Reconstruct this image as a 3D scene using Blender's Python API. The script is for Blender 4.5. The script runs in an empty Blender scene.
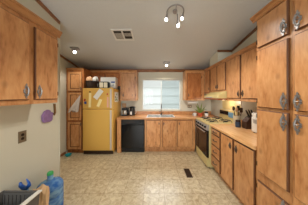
import bpy, bmesh, math, random
from mathutils import Vector, Matrix
random.seed(7)
PI = math.pi
sc = bpy.context.scene
COL = sc.collection

# ------------------------------------------------------------------ camera
CAMZ = 1.467
cam_d = bpy.data.cameras.new('camera')
cam_d.sensor_width = 36.0
cam_d.lens = 36.0 * 120.0 / 308.0
cam_d.shift_x = -1.0 / 308.0
cam_d.shift_y = -6.2 / 308.0
cam_d.clip_start = 0.05
cam = bpy.data.objects.new('camera', cam_d)
cam.location = (0, 0, CAMZ)
cam.rotation_euler = (PI / 2, 0, 0)
COL.objects.link(cam)
sc.camera = cam

# ------------------------------------------------------------------ world, light, exposure
sc.view_settings.view_transform = 'Standard'
sc.view_settings.look = 'None'
sc.view_settings.gamma = 1.0
sc.view_settings.use_curve_mapping = False
sc.view_settings.exposure = 0.0

world = bpy.data.worlds.new('world')
sc.world = world
world.use_nodes = True
bg = world.node_tree.nodes['Background']
bg.inputs['Color'].default_value = (0.96, 0.98, 1.0, 1)
bg.inputs['Strength'].default_value = 1.2


def area(name, loc, rot, sx, sy, power, col):
    l = bpy.data.lights.new(name, 'AREA')
    l.shape = 'RECTANGLE'
    l.size = sx
    l.size_y = sy
    l.energy = power
    l.color = col
    o = bpy.data.objects.new(name, l)
    o.location = loc
    o.rotation_euler = rot
    COL.objects.link(o)
    return o


# added fill lamps inside the rear wall, standing in for unseen daylight
area('fill_rear_a', (-0.95, -3.12, 1.45), (PI / 2, 0, 0), 1.5, 1.5, 98, (0.88, 0.95, 1.0))
area('fill_rear_b', (1.0, -3.12, 1.45), (PI / 2, 0, 0), 1.5, 1.5, 8, (0.88, 0.95, 1.0))
# lamp added out of view as extra sky light through the kitchen window
area('added_window_fill', (0.2, 5.1, 3.2), (-math.radians(47), 0, 0), 2.2, 1.2, 130, (0.86, 0.93, 1.0))
BULB_MAIN = 9.0
BULB_SMALL = 9.0
WARM = (1.0, 0.95, 0.87)
SPOT_MAIN, SPOT_SMALL = 31.0, 19.0


# ------------------------------------------------------------------ materials
def s2l(c):
    c /= 255.0
    return c / 12.92 if c <= 0.04045 else ((c + 0.055) / 1.055) ** 2.4


def rgb(r, g, b):
    return (s2l(r), s2l(g), s2l(b), 1.0)


def new_mat(name):
    m = bpy.data.materials.new(name)
    m.use_nodes = True
    nt = m.node_tree
    return m, nt, nt.nodes['Principled BSDF']


def plain(name, col, rough=0.5, metal=0.0, var=0.06, scale=12.0, bump=0.0, spec=None):
    """procedural material: base colour with a gentle noise variation"""
    m, nt, p = new_mat(name)
    tc = nt.nodes.new('ShaderNodeTexCoord')
    no = nt.nodes.new('ShaderNodeTexNoise')
    no.inputs['Scale'].default_value = scale
    no.inputs['Detail'].default_value = 4
    nt.links.new(tc.outputs['Object'], no.inputs['Vector'])
    mx = nt.nodes.new('ShaderNodeMix')
    mx.data_type = 'RGBA'
    mx.inputs['A'].default_value = tuple(max(0, c * (1 - var)) for c in col[:3]) + (1,)
    mx.inputs['B'].default_value = tuple(min(1, c * (1 + var)) for c in col[:3]) + (1,)
    nt.links.new(no.outputs['Fac'], mx.inputs['Factor'])
    nt.links.new(mx.outputs['Result'], p.inputs['Base Color'])
    p.inputs['Roughness'].default_value = rough
    p.inputs['Metallic'].default_value = metal
    if spec is not None:
        p.inputs['Specular IOR Level'].default_value = spec
    if bump:
        b = nt.nodes.new('ShaderNodeBump')
        b.inputs['Strength'].default_value = bump
        b.inputs['Distance'].default_value = 0.01
        nt.links.new(no.outputs['Fac'], b.inputs['Height'])
        nt.links.new(b.outputs['Normal'], p.inputs['Normal'])
    return m


def wood(name, light, mid, dark, grain='Z', rough=0.32, stretch=3.6, scale=2.6, knots=True):
    """knotty honey-coloured wood, grain along one local axis, shifted per object"""
    m, nt, p = new_mat(name)
    N, L = nt.nodes.new, nt.links.new
    tc = N('ShaderNodeTexCoord')
    oi = N('ShaderNodeObjectInfo')
    mul = N('ShaderNodeVectorMath'); mul.operation = 'SCALE'
    mul.inputs[0].default_value = (13.0, 7.0, 17.0)
    L(oi.outputs['Random'], mul.inputs['Scale'])
    add = N('ShaderNodeVectorMath'); add.operation = 'ADD'
    L(tc.outputs['Object'], add.inputs[0]); L(mul.outputs[0], add.inputs[1])
    mp = N('ShaderNodeMapping')
    s = [stretch * scale] * 3
    s['XYZ'.index(grain)] = scale
    mp.inputs['Scale'].default_value = s
    L(add.outputs[0], mp.inputs['Vector'])
    # cathedral grain from distorted noise
    n1 = N('ShaderNodeTexNoise'); n1.inputs['Scale'].default_value = 1.0
    n1.inputs['Detail'].default_value = 7; n1.inputs['Distortion'].default_value = 1.6
    L(mp.outputs[0], n1.inputs['Vector'])
    n2 = N('ShaderNodeTexNoise'); n2.inputs['Scale'].default_value = 5.0
    n2.inputs['Detail'].default_value = 3
    L(mp.outputs[0], n2.inputs['Vector'])
    mixf = N('ShaderNodeMath'); mixf.operation = 'MULTIPLY_ADD'
    mixf.inputs[1].default_value = 0.35
    L(n2.outputs['Fac'], mixf.inputs[0])
    h = N('ShaderNodeMath'); h.operation = 'MULTIPLY'; h.inputs[1].default_value = 0.65
    L(n1.outputs['Fac'], h.inputs[0]); L(h.outputs[0], mixf.inputs[2])
    cr = N('ShaderNodeValToRGB')
    e = cr.color_ramp.elements
    e[0].position = 0.30; e[0].color = dark
    e[1].position = 0.68; e[1].color = light
    x = e.new(0.46); x.color = mid
    L(mixf.outputs[0], cr.inputs['Fac'])
    out = cr.outputs['Color']
    if knots:
        vo = N('ShaderNodeTexVoronoi'); vo.inputs['Scale'].default_value = 1.0
        mk = N('ShaderNodeMapping')
        ks = [6.5] * 3; ks['XYZ'.index(grain)] = 4.6
        mk.inputs['Scale'].default_value = ks
        L(add.outputs[0], mk.inputs['Vector']); L(mk.outputs[0], vo.inputs['Vector'])
        kr = N('ShaderNodeValToRGB')
        kr.color_ramp.elements[0].position = 0.05; kr.color_ramp.elements[0].color = (1, 1, 1, 1)
        kr.color_ramp.elements[1].position = 0.20; kr.color_ramp.elements[1].color = (0, 0, 0, 1)
        L(vo.outputs['Distance'], kr.inputs['Fac'])
        mx = N('ShaderNodeMix'); mx.data_type = 'RGBA'
        kf = N('ShaderNodeMath'); kf.operation = 'MULTIPLY'; kf.inputs[1].default_value = 0.55
        L(kr.outputs['Color'], kf.inputs[0])
        L(kf.outputs[0], mx.inputs['Factor']); L(out, mx.inputs['A'])
        mx.inputs['B'].default_value = tuple(c * 0.62 for c in dark[:3]) + (1,)
        out = mx.outputs['Result']
    hs = N('ShaderNodeHueSaturation')
    vr = N('ShaderNodeMapRange'); vr.inputs['To Min'].default_value = 0.90; vr.inputs['To Max'].default_value = 1.08
    L(oi.outputs['Random'], vr.inputs['Value']); L(vr.outputs[0], hs.inputs['Value'])
    L(out, hs.inputs['Color']); L(hs.outputs[0], p.inputs['Base Color'])
    p.inputs['Roughness'].default_value = rough
    b = N('ShaderNodeBump'); b.inputs['Strength'].default_value = 0.08; b.inputs['Distance'].default_value = 0.004
    L(mixf.outputs[0], b.inputs['Height']); L(b.outputs[0], p.inputs['Normal'])
    return m


M = {}
M['wood'] = wood('honey_wood', rgb(218, 164, 112), rgb(200, 140, 88), rgb(160, 98, 54))
M['wood_h'] = wood('honey_wood_horizontal', rgb(210, 156, 104), rgb(190, 132, 82), rgb(154, 96, 54), grain='X')
M['wood_red'] = wood('knotty_red_wood', rgb(190, 124, 70), rgb(166, 100, 52), rgb(116, 62, 30))
M['trim'] = wood('dark_trim_wood', rgb(150, 100, 62), rgb(128, 82, 48), rgb(96, 58, 32), grain='X', knots=False)
M['trim_y'] = wood('dark_trim_wood_along', rgb(150, 100, 62), rgb(128, 82, 48), rgb(96, 58, 32), grain='Y', knots=False)
M['edge'] = plain('shaded_door_edge', rgb(104, 62, 32), 0.5)  # shadow line around doors and drawers put into the edge colour
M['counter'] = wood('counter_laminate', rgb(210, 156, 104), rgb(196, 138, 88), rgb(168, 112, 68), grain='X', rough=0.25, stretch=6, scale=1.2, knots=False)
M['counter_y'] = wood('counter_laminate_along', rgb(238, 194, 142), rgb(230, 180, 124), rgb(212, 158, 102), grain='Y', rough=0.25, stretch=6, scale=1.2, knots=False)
M['wall'] = plain('cream_wall_paint', rgb(206, 202, 184), 0.75, var=0.02, scale=3)
M['ceiling'] = plain('textured_ceiling_paint', rgb(204, 204, 202), 0.85, var=0.03, scale=30, bump=0.15)
M['white'] = plain('white_vinyl', rgb(225, 222, 214), 0.45, var=0.02)
M['white_metal'] = plain('white_enamel', rgb(225, 222, 215), 0.35, var=0.02)
M['vent_dark'] = plain('vent_dark', rgb(52, 44, 38), 0.8)
M['vent_grey'] = plain('vent_filter_grey', rgb(196, 190, 180), 0.9, scale=40)
M['pewter'] = plain('pewter', rgb(160, 158, 158), 0.36, 0.7, var=0.3, scale=120)
M['pewter_dark'] = plain('dark_pewter', rgb(98, 90, 84), 0.4, 0.7, var=0.3, scale=120)
M['hinge'] = plain('dark_hinge', rgb(60, 48, 40), 0.45, 0.7)
M['gold'] = plain('harvest_gold_enamel', rgb(216, 170, 84), 0.32, var=0.03, scale=3)
M['gold_pale'] = plain('pale_gold_enamel', rgb(208, 190, 132), 0.35, var=0.04, scale=4)
M['black'] = plain('black_plastic', rgb(17, 16, 16), 0.35, var=0.2, spec=0.35)
M['black_gloss'] = plain('black_gloss', rgb(15, 13, 12), 0.16, var=0.1, spec=0.35)
M['black_iron'] = plain('black_iron', rgb(34, 32, 30), 0.5)
M['oven_glass'] = plain('oven_glass', rgb(40, 24, 16), 0.12, var=0.1, spec=0.4)
M['chrome'] = plain('chrome', rgb(205, 205, 205), 0.18, 0.95, var=0.02)
M['bronze'] = plain('dark_bronze', rgb(70, 62, 58), 0.35, 0.5)
M['handle'] = plain('pale_handle', rgb(206, 196, 184), 0.4, 0.2, var=0.04)
M['steel'] = plain('brushed_steel', rgb(196, 192, 184), 0.32, 0.75, var=0.05)
M['silver'] = plain('silver_panel', rgb(178, 178, 176), 0.35, 0.5, var=0.05)
M['grille'] = plain('brown_grille', rgb(60, 40, 26), 0.5)
M['register'] = plain('brown_register', rgb(74, 48, 30), 0.5, 0.3)
M['blue_panel'] = plain('pale_blue_panel', rgb(120, 168, 205), 0.4, var=0.15, scale=30)
M['copper'] = plain('copper_trim', rgb(160, 84, 36), 0.35, 0.3)
M['paper'] = plain('white_paper', rgb(228, 226, 220), 0.8, var=0.05, scale=30)
M['magnet_red'] = plain('red_magnet', rgb(190, 60, 50), 0.5)
M['magnet_blue'] = plain('blue_magnet', rgb(50, 80, 150), 0.5)
M['cream_paper'] = plain('cream_paper', rgb(240, 222, 160), 0.8)
M['pink_paper'] = plain('pink_paper', rgb(222, 170, 150), 0.8)
M['basket'] = plain('dark_wicker', rgb(56, 38, 28), 0.7, var=0.4, scale=60, bump=0.6)
M['cloth_pink'] = plain('crumpled_cloth', rgb(226, 178, 136), 0.85, var=0.35, scale=22)
M['teal'] = plain('teal_plastic', rgb(20, 150, 160), 0.35)
M['purple'] = plain('purple_quilt', rgb(140, 108, 150), 0.9, var=0.35, scale=22)
M['strap'] = plain('brown_leather', rgb(122, 88, 48), 0.7)
M['plate'] = plain('antique_plate', rgb(132, 118, 96), 0.4, 0.5)
M['cream_plastic'] = plain('cream_plastic', rgb(222, 212, 186), 0.4)
M['crock'] = plain('stoneware', rgb(206, 196, 170), 0.4, var=0.04)
M['dark_wood'] = plain('dark_wood', rgb(66, 44, 32), 0.45, var=0.2)
M['tan_wood'] = plain('tan_wood', rgb(190, 150, 110), 0.6, var=0.1)
M['terracotta'] = plain('terracotta', rgb(186, 84, 52), 0.75)
M['white_ceramic'] = plain('white_ceramic', rgb(220, 220, 216), 0.25)
M['leaf'] = plain('aloe_leaf', rgb(112, 134, 62), 0.5, var=0.3, scale=25)
M['soil'] = plain('soil', rgb(56, 40, 28), 0.95)
M['navy'] = plain('navy_plastic', rgb(40, 58, 82), 0.4)
M['orange'] = plain('salmon_plastic', rgb(208, 140, 110), 0.5)
M['bin'] = plain('dark_grey_plastic', rgb(92, 88, 84), 0.5, var=0.12)
M['blue_strong'] = plain('blue_plastic', rgb(20, 84, 170), 0.35)
M['green_cap'] = plain('green_cap', rgb(50, 160, 84), 0.4)
M['kraft'] = plain('kraft_paper', rgb(220, 184, 142), 0.85, var=0.25, scale=18)
M['siding'] = plain('neighbour_siding', rgb(222, 224, 222), 0.7, var=0.02)
M['ground'] = plain('outdoor_ground', rgb(190, 184, 172), 0.9)


def emit_mat(name, col, strength):
    m, nt, p = new_mat(name)
    p.inputs['Base Color'].default_value = (1, 1, 1, 1)
    p.inputs['Emission Color'].default_value = col + (1,)
    p.inputs['Emission Strength'].default_value = strength
    return m


M['bulb_main'] = emit_mat('lit_main_bulb', WARM, BULB_MAIN)
M['bulb_small'] = emit_mat('lit_small_bulb', WARM, BULB_SMALL)
M['hood_bulb'] = emit_mat('lit_hood_bulb', (1.0, 0.80, 0.50), 6.0)


def clear_mat(name, tint, gloss=0.04):
    m, nt, p = new_mat(name)
    N, L = nt.nodes.new, nt.links.new
    tr = N('ShaderNodeBsdfTransparent'); tr.inputs['Color'].default_value = tint
    gl = N('ShaderNodeBsdfGlossy'); gl.inputs['Roughness'].default_value = 0.05
    mx = N('ShaderNodeMixShader'); mx.inputs[0].default_value = gloss
    L(tr.outputs[0], mx.inputs[1]); L(gl.outputs[0], mx.inputs[2])
    L(mx.outputs[0], nt.nodes['Material Output'].inputs['Surface'])
    return m


M['pane'] = clear_mat('window_glass', (0.97, 0.98, 0.98, 1), 0.006)
M['screen'] = clear_mat('insect_screen', (0.84, 0.87, 0.87, 1), 0.0)


def bag_mat():
    m, nt, p = new_mat('thin_plastic_bag')
    p.inputs['Base Color'].default_value = rgb(238, 228, 222)
    p.inputs['Roughness'].default_value = 0.35
    p.inputs['Alpha'].default_value = 0.72
    return m


M['bag'] = bag_mat()


def bottle_mat():
    m, nt, p = new_mat('blue_water_bottle')
    N, L = nt.nodes.new, nt.links.new
    tc = N('ShaderNodeTexCoord'); w = N('ShaderNodeTexNoise')
    w.inputs['Scale'].default_value = 9; w.inputs['Detail'].default_value = 3
    mp = N('ShaderNodeMapping'); mp.inputs['Scale'].default_value = (1, 1, 2.2)
    L(tc.outputs['Object'], mp.inputs[0]); L(mp.outputs[0], w.inputs['Vector'])
    cr = N('ShaderNodeValToRGB')
    cr.color_ramp.elements[0].position = 0.36; cr.color_ramp.elements[0].color = rgb(56, 110, 190)
    cr.color_ramp.elements[1].position = 0.64; cr.color_ramp.elements[1].color = rgb(140, 184, 220)
    L(w.outputs['Fac'], cr.inputs['Fac']); L(cr.outputs[0], p.inputs['Base Color'])
    p.inputs['Roughness'].default_value = 0.12
    p.inputs['Transmission Weight'].default_value = 0.15
    p.inputs['IOR'].default_value = 1.2
    return m


M['bottle'] = bottle_mat()


def floor_mat():
    m, nt, p = new_mat('stone_vinyl_tiles')
    N, L = nt.nodes.new, nt.links.new
    tc = N('ShaderNodeTexCoord')
    mp = N('ShaderNodeMapping'); mp.inputs['Location'].default_value = (0.166, -1.815, 0)
    L(tc.outputs['Object'], mp.inputs['Vector'])
    br = N('ShaderNodeTexBrick')
    br.offset = 0.0; br.squash = 1.0
    br.inputs['Scale'].default_value = 1.0
    br.inputs['Brick Width'].default_value = 0.3048
    br.inputs['Row Height'].default_value = 0.3048
    br.inputs['Mortar Size'].default_value = 0.004
    br.inputs['Mortar Smooth'].default_value = 0.3
    br.inputs['Color1'].default_value = rgb(222, 212, 184)
    br.inputs['Color2'].default_value = rgb(210, 197, 168)
    br.inputs['Mortar'].default_value = rgb(182, 162, 136)
    L(mp.outputs[0], br.inputs['Vector'])
    n1 = N('ShaderNodeTexNoise'); n1.inputs['Scale'].default_value = 17; n1.inputs['Detail'].default_value = 10
    n1.inputs['Roughness'].default_value = 0.7; n1.inputs['Distortion'].default_value = 0.8
    L(tc.outputs['Object'], n1.inputs['Vector'])
    cr = N('ShaderNodeValToRGB')
    cr.color_ramp.elements[0].position = 0.36; cr.color_ramp.elements[0].color = rgb(184, 158, 126)
    cr.color_ramp.elements[1].position = 0.62; cr.color_ramp.elements[1].color = rgb(255, 250, 240)
    L(n1.outputs['Fac'], cr.inputs['Fac'])
    mx = N('ShaderNodeMix'); mx.data_type = 'RGBA'; mx.blend_type = 'MULTIPLY'
    mx.inputs['Factor'].default_value = 0.75
    L(br.outputs['Color'], mx.inputs['A']); L(cr.outputs[0], mx.inputs['B'])
    L(mx.outputs['Result'], p.inputs['Base Color'])
    p.inputs['Roughness'].default_value = 0.3
    b = N('ShaderNodeBump'); b.inputs['Strength'].default_value = 0.15; b.inputs['Distance'].default_value = 0.003
    L(n1.outputs['Fac'], b.inputs['Height']); L(b.outputs[0], p.inputs['Normal'])
    return m


M['floor'] = floor_mat()


# ------------------------------------------------------------------ mesh helpers
class MB:
    def __init__(self):
        self.bm = bmesh.new()
        self.mi = 0

    def _f(self, vs):
        try:
            f = self.bm.faces.new(vs)
            f.material_index = self.mi
            return f
        except ValueError:
            return None

    def hexa(self, pts):
        v = [self.bm.verts.new(p) for p in pts]
        for q in ((0, 3, 2, 1), (4, 5, 6, 7), (0, 1, 5, 4), (1, 2, 6, 5), (2, 3, 7, 6), (3, 0, 4, 7)):
            self._f([v[i] for i in q])
        return self

    def box(self, x0, x1, y0, y1, z0, z1):
        return self.hexa([(x0, y0, z0), (x1, y0, z0), (x1, y1, z0), (x0, y1, z0),
                          (x0, y0, z1), (x1, y0, z1), (x1, y1, z1), (x0, y1, z1)])

    def prism(self, poly, axis, a, b):
        """poly: 2-D points in the plane of the other two axes (in xyz order)"""
        def P(u, v, w):
            return {'X': (w, u, v), 'Y': (u, w, v), 'Z': (u, v, w)}[axis]
        A = [self.bm.verts.new(P(u, v, a)) for u, v in poly]
        B = [self.bm.verts.new(P(u, v, b)) for u, v in poly]
        n = len(poly)
        self._f(A[::-1]); self._f(B)
        for i in range(n):
            self._f([A[i], A[(i + 1) % n], B[(i + 1) % n], B[i]])
        return self

    def lathe(self, prof, c=(0, 0, 0), seg=20, cap=True):
        rings = []
        for r, z in prof:
            rings.append([self.bm.verts.new((c[0] + r * math.cos(2 * PI * i / seg), c[1] + r * math.sin(2 * PI * i / seg), c[2] + z)) for i in range(seg)])
        for a, b in zip(rings, rings[1:]):
            for i in range(seg):
                self._f([a[i], a[(i + 1) % seg], b[(i + 1) % seg], b[i]])
        if cap:
            self._f(rings[0][::-1]); self._f(rings[-1])
        return self

    def tube(self, pts, r, seg=8, closed=False):
        pts = [Vector(p) for p in pts]
        n = len(pts)
        rr = r if isinstance(r, (list, tuple)) else [r] * n
        rings = []
        up = None
        for i, p in enumerate(pts):
            if closed:
                t = pts[(i + 1) % n] - pts[i - 1]
            else:
                t = pts[min(i + 1, n - 1)] - pts[max(i - 1, 0)]
            t.normalize()
            if up is None:
                up = Vector((0, 0, 1)) if abs(t.z) < 0.9 else Vector((1, 0, 0))
            u = t.cross(up)
            if u.length < 1e-4:
                u = t.cross(Vector((0, 1, 0)))
            u.normalize()
            w = u.cross(t).normalized()
            up = w
            rings.append([self.bm.verts.new(p + (u * math.cos(2 * PI * k / seg) + w * math.sin(2 * PI * k / seg)) * rr[i]) for k in range(seg)])
        pairs = list(zip(rings, rings[1:]))
        if closed:
            pairs.append((rings[-1], rings[0]))
        for a, b in pairs:
            for k in range(seg):
                self._f([a[k], a[(k + 1) % seg], b[(k + 1) % seg], b[k]])
        if not closed:
            self._f(rings[0][::-1]); self._f(rings[-1])
        return self

    def ball(self, c, r, sx=1, sy=1, sz=1, u=12, v=8):
        m = Matrix.Translation(c) @ Matrix.Diagonal((r * sx, r * sy, r * sz, 1))
        res = bmesh.ops.create_uvsphere(self.bm, u_segments=u, v_segments=v, radius=1, matrix=m)
        for vt in res['verts']:
            for f in vt.link_faces:
                f.material_index = self.mi
        return self

    def door(self, x0, x1, z0, z1, t=0.02, fw=None, ch=0.008, y=-0.001):
        """slab door, front towards -y, chamfered, with an optional sunk centre panel"""
        def loop(i, yy):
            return [self.bm.verts.new(p) for p in ((x0 + i, yy, z0 + i), (x1 - i, yy, z0 + i), (x1 - i, yy, z1 - i), (x0 + i, yy, z1 - i))]
        L = [loop(0, y), loop(0, y - t + ch), loop(ch, y - t)]
        edge_until = 2
        if fw:
            L += [loop(fw, y - t), loop(fw + 0.006, y - t + 0.006), loop(fw + 0.016, y - t + 0.006), loop(fw + 0.034, y - t + 0.001)]
        self._f(L[0])
        for k, (a, b) in enumerate(zip(L, L[1:])):
            for i in range(4):
                f = self._f([a[i], a[(i + 1) % 4], b[(i + 1) % 4], b[i]])
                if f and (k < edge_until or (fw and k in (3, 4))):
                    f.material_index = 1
        self._f(L[-1])
        return self

    def build(self, name, mats, parent=None, loc=(0, 0, 0), rot=(0, 0, 0), smooth=False, bevel=0.0, seg=2):
        bmesh.ops.recalc_face_normals(self.bm, faces=self.bm.faces)
        me = bpy.data.meshes.new(name)
        self.bm.to_mesh(me)
        self.bm.free()
        for m in (mats if isinstance(mats, (list, tuple)) else [mats]):
            me.materials.append(m)
        if smooth:
            for pl in me.polygons:
                pl.use_smooth = True
        o = bpy.data.objects.new(name, me)
        COL.objects.link(o)
        o.location = loc
        o.rotation_euler = rot
        if parent:
            o.parent = parent
        if bevel:
            b = o.modifiers.new('bevel', 'BEVEL')
            b.width = bevel
            b.segments = seg
            b.limit_method = 'ANGLE'
        if smooth:
            e = o.modifiers.new('edges', 'EDGE_SPLIT')
            e.split_angle = math.radians(40)
        return o


def tag(o, label, cat, group=None):
    o['label'] = label
    o['category'] = cat
    if group:
        o['group'] = group
    return o


def thing(name, label, cat, loc=(0, 0, 0), rot=0.0, group=None):
    o = bpy.data.objects.new(name, None)
    o.empty_display_size = 0.1
    COL.objects.link(o)
    o.location = loc
    o.rotation_euler = (0, 0, rot)
    return tag(o, label, cat, group)


def struct(o):
    o['kind'] = 'structure'
    return o


# ------------------------------------------------------------------ room shell
XR = 1.74          # right wall
YB = 3.74          # back wall
XL = -1.54         # near left partition face
XF = -2.29         # far-left wall face
YP = 1.93          # where the partition ends
YR = -3.2          # living-room wall behind the viewer
RIDGE = 0.3


def zc(y):
    return 2.31 + 0.2 * (YB - y) if y >= RIDGE else 2.31 + 0.2 * (YB - RIDGE) - 0.2 * (RIDGE - y)


struct(MB().box(XF - 0.15, XR + 0.15, YR - 0.15, YB + 0.15, -0.1, 0.0).build('floor', M['floor']))

cm = MB()
for a, b in ((YR - 0.15, RIDGE), (RIDGE, YB + 0.15)):
    cm.hexa([(XF - 0.15, a, zc(a)), (XR + 0.15, a, zc(a)), (XR + 0.15, b, zc(b)), (XF - 0.15, b, zc(b)),
             (XF - 0.15, a, zc(a) + 0.1), (XR + 0.15, a, zc(a) + 0.1), (XR + 0.15, b, zc(b) + 0.1), (XF - 0.15, b, zc(b) + 0.1)])
struct(cm.build('ceiling', M['ceiling']))


def side_wall(name, xi, xo, y0, y1):
    ys = [y0] + ([RIDGE] if y0 < RIDGE < y1 else []) + [y1]
    poly = [(y0, 0.0), (y1, 0.0)] + [(y, zc(y)) for y in ys[::-1]]
    return struct(MB().prism(poly, 'X', min(xi, xo), max(xi, xo)).build(name, M['wall']))


side_wall('wall_right', XR, XR + 0.12, YR, YB)
side_wall('wall_left', XL, XL - 0.10, YR, YP)
side_wall('wall_left_far', XF, XF - 0.10, YP - 0.1, YB)
# return between the partition end and the far-left wall
struct(MB().box(XF, XL - 0.10, YP - 0.10, YP, 0, zc(YP)).build('wall_left_return', M['wall']))

# back wall with the window opening
WX0, WX1, WZ0, WZ1 = -0.395, 0.80, 1.045, 1.995
bw = MB()
TB = YB + 0.12
bw.box(XF, WX0, YB, TB, 0, zc(YB))
bw.box(WX1, XR, YB, TB, 0, zc(YB))
bw.box(WX0, WX1, YB, TB, 0, WZ0)
bw.box(WX0, WX1, YB, TB, WZ1, zc(YB))
struct(bw.build('wall_back', M['wall']))

# rear (living room) wall with two unseen windows added behind the fill lamps
rw = MB()
T0, T1 = YR - 0.12, YR
rw.box(XL, -1.72 + 0.02, T0, T1, 0, 2.2) if XL < -1.7 else None
rw.box(XL, XR, T0, T1, 0, 0.6)
rw.box(XL, XR, T0, T1, 2.25, zc(YR))
rw.box(-0.1, 0.15, T0, T1, 0.6, 2.25)
rw.box(1.65, XR, T0, T1, 0.6, 2.25)
struct(rw.build('wall_rear', M['wall']))
for k, (a, b) in enumerate(((XL, -0.1), (0.15, 1.65))):
    w = bpy.data.objects.new('window_%d' % (k + 2), None)
    COL.objects.link(w)
    w.location = ((a + b) / 2, YR, 0.6)
    struct(w)
    hw = (b - a) / 2 - 0.003
    f = MB()
    f.box(-hw, -hw + 0.05, -0.09, -0.03, 0.003, 1.647).box(hw - 0.05, hw, -0.09, -0.03, 0.003, 1.647)
    f.box(-hw + 0.05, hw - 0.05, -0.09, -0.03, 0.003, 0.053).box(-hw + 0.05, hw - 0.05, -0.09, -0.03, 1.597, 1.647)
    f.build('window_frame', M['white'], w)
    MB().box(-hw + 0.05, hw - 0.05, -0.066, -0.06, 0.053, 1.597).build('window_pane', M['pane'], w)

# window in the back wall
w = bpy.data.objects.new('window_1', None)
COL.objects.link(w)
w.location = (0, YB, 0)
struct(w)
f = MB()
g = 0.003
fw = 0.018
f.box(WX0 + g, WX0 + fw, 0.015, 0.10, WZ0 + g, WZ1 - g).box(WX1 - fw, WX1 - g, 0.015, 0.10, WZ0 + g, WZ1 - g)
f.box(WX0 + fw, WX1 - fw, 0.015, 0.10, WZ0 + g, WZ0 + fw).box(WX0 + fw, WX1 - fw, 0.015, 0.10, WZ1 - fw, WZ1 - g)
f.build('window_frame', M['white'], w)
xm = 0.195
for nm, a, b, y, mat in (('sash', WX0 + fw, xm + 0.018, 0.03, 'pane'), ('sash', xm - 0.012, WX1 - fw, 0.062, 'pane')):
    s = MB()
    q = 0.009
    z0, z1 = WZ0 + fw, WZ1 - fw
    s.box(a, a + q, y, y + 0.025, z0, z1).box(b - q, b, y, y + 0.025, z0, z1)
    s.box(a + q, b - q, y, y + 0.025, z0, z0 + q).box(a + q, b - q, y, y + 0.025, z1 - q, z1)
    so = s.build('window_sash', M['white'], w)
    MB().box(a + q, b - q, y + 0.010, y + 0.014, z0 + q, z1 - q).build('window_pane', M[mat], so)
MB().box(xm + 0.02, WX1 - fw, 0.091, 0.093, WZ0 + fw, WZ1 - fw).build('insect_screen', M['screen'], w)
# flat casing round the opening, same paint as the wall
c = MB()
cw = 0.055
c.box(WX0 - cw, WX0, -0.014, -0.001, WZ0, WZ1 + cw).box(WX1, WX1 + cw, -0.014, -0.001, WZ0, WZ1 + cw)
c.box(WX0, WX1, -0.014, -0.001, WZ1, WZ1 + cw)
c.build('window_casing', M['wall'], w)

# outdoors seen through the window: the neighbour's pale siding
sd = MB()
for i in range(12):
    z = -0.6 + i * 0.42
    sd.hexa([(-5, 6.2, z), (6, 6.2, z), (6, 6.5, z), (-5, 6.5, z), (-5, 6.235, z + 0.42), (6, 6.235, z + 0.42), (6, 6.5, z + 0.42), (-5, 6.5, z + 0.42)])
struct(sd.build('wall_neighbour_siding', M['siding']))
struct(MB().box(-6, 7, YB + 0.2, 6.2, -0.75, -0.62).build('floor_outdoor_ground', M['ground']))

# crown trims along the ceiling
def crown_side(name, xi, sgn, y0, y1, h=0.05, t=0.018):
    a, b = (xi, xi + sgn * t)
    x0, x1 = min(a, b) + (0.001 if sgn > 0 else 0), max(a, b) - (0.001 if sgn < 0 else 0)
    m = MB()
    m.hexa([(x0, y0, zc(y0) - h), (x1, y0, zc(y0) - h), (x1, y1, zc(y1) - h), (x0, y1, zc(y1) - h),
            (x0, y0, zc(y0) - 0.002), (x1, y0, zc(y0) - 0.002), (x1, y1, zc(y1) - 0.002), (x0, y1, zc(y1) - 0.002)])
    return struct(m.build(name, M['trim_y']))


crown_side('trim_1', XL, 1, RIDGE, YP)
crown_side('trim_2', XF, 1, YP + 0.01, YB - 0.03)
CH0, CH1, CHX = 2.71, 3.12, 1.42
crown_side('trim_3', XR, -1, RIDGE, CH0 - 0.001)
m = MB()
m.prism([(0, 0), (-0.022, 0.02), (-0.022, 0.05), (-0.035, 0.082), (0, 0.082)], 'X', XF + 0.002, XR - 0.002)
struct(m.build('trim_4', M['trim'], None, (0, YB - 0.001, zc(YB) - 0.09)))
# corner bead on the end of the partition
struct(MB().box(XL - 0.10, XL + 0.006, YP + 0.001, YP + 0.012, 0, zc(YP) - 0.01).build('trim_5', M['wall']))
# duct chase above the range-hood cabinet
ch = MB()
zt0, zt1 = zc(CH0) - 0.004, zc(CH1) - 0.004
ch.hexa([(CHX, CH0, 2.235), (XR - 0.002, CH0, 2.235), (XR - 0.002, CH1, 2.235), (CHX, CH1, 2.235),
         (CHX, CH0, zt0), (XR - 0.002, CH0, zt0), (XR - 0.002, CH1, zt1), (CHX, CH1, zt1)])
struct(ch.build('wall_duct_chase', M['wall']))
struct(MB().box(CHX - 0.012, XR - 0.004, CH0 - 0.014, CH0 - 0.001, zt0 - 0.05, zt0 - 0.004).build('trim_6', M['trim']))
# baseboards
struct(MB().box(XL + 0.001, XL + 0.012, YR + 0.01, YP, 0.001, 0.06).build('baseboard_left', M['wall']))
struct(MB().box(XF + 0.001, XF + 0.012, YP + 0.01, 3.07, 0.001, 0.06).build('baseboard_left_far', M['trim_y']))


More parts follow.
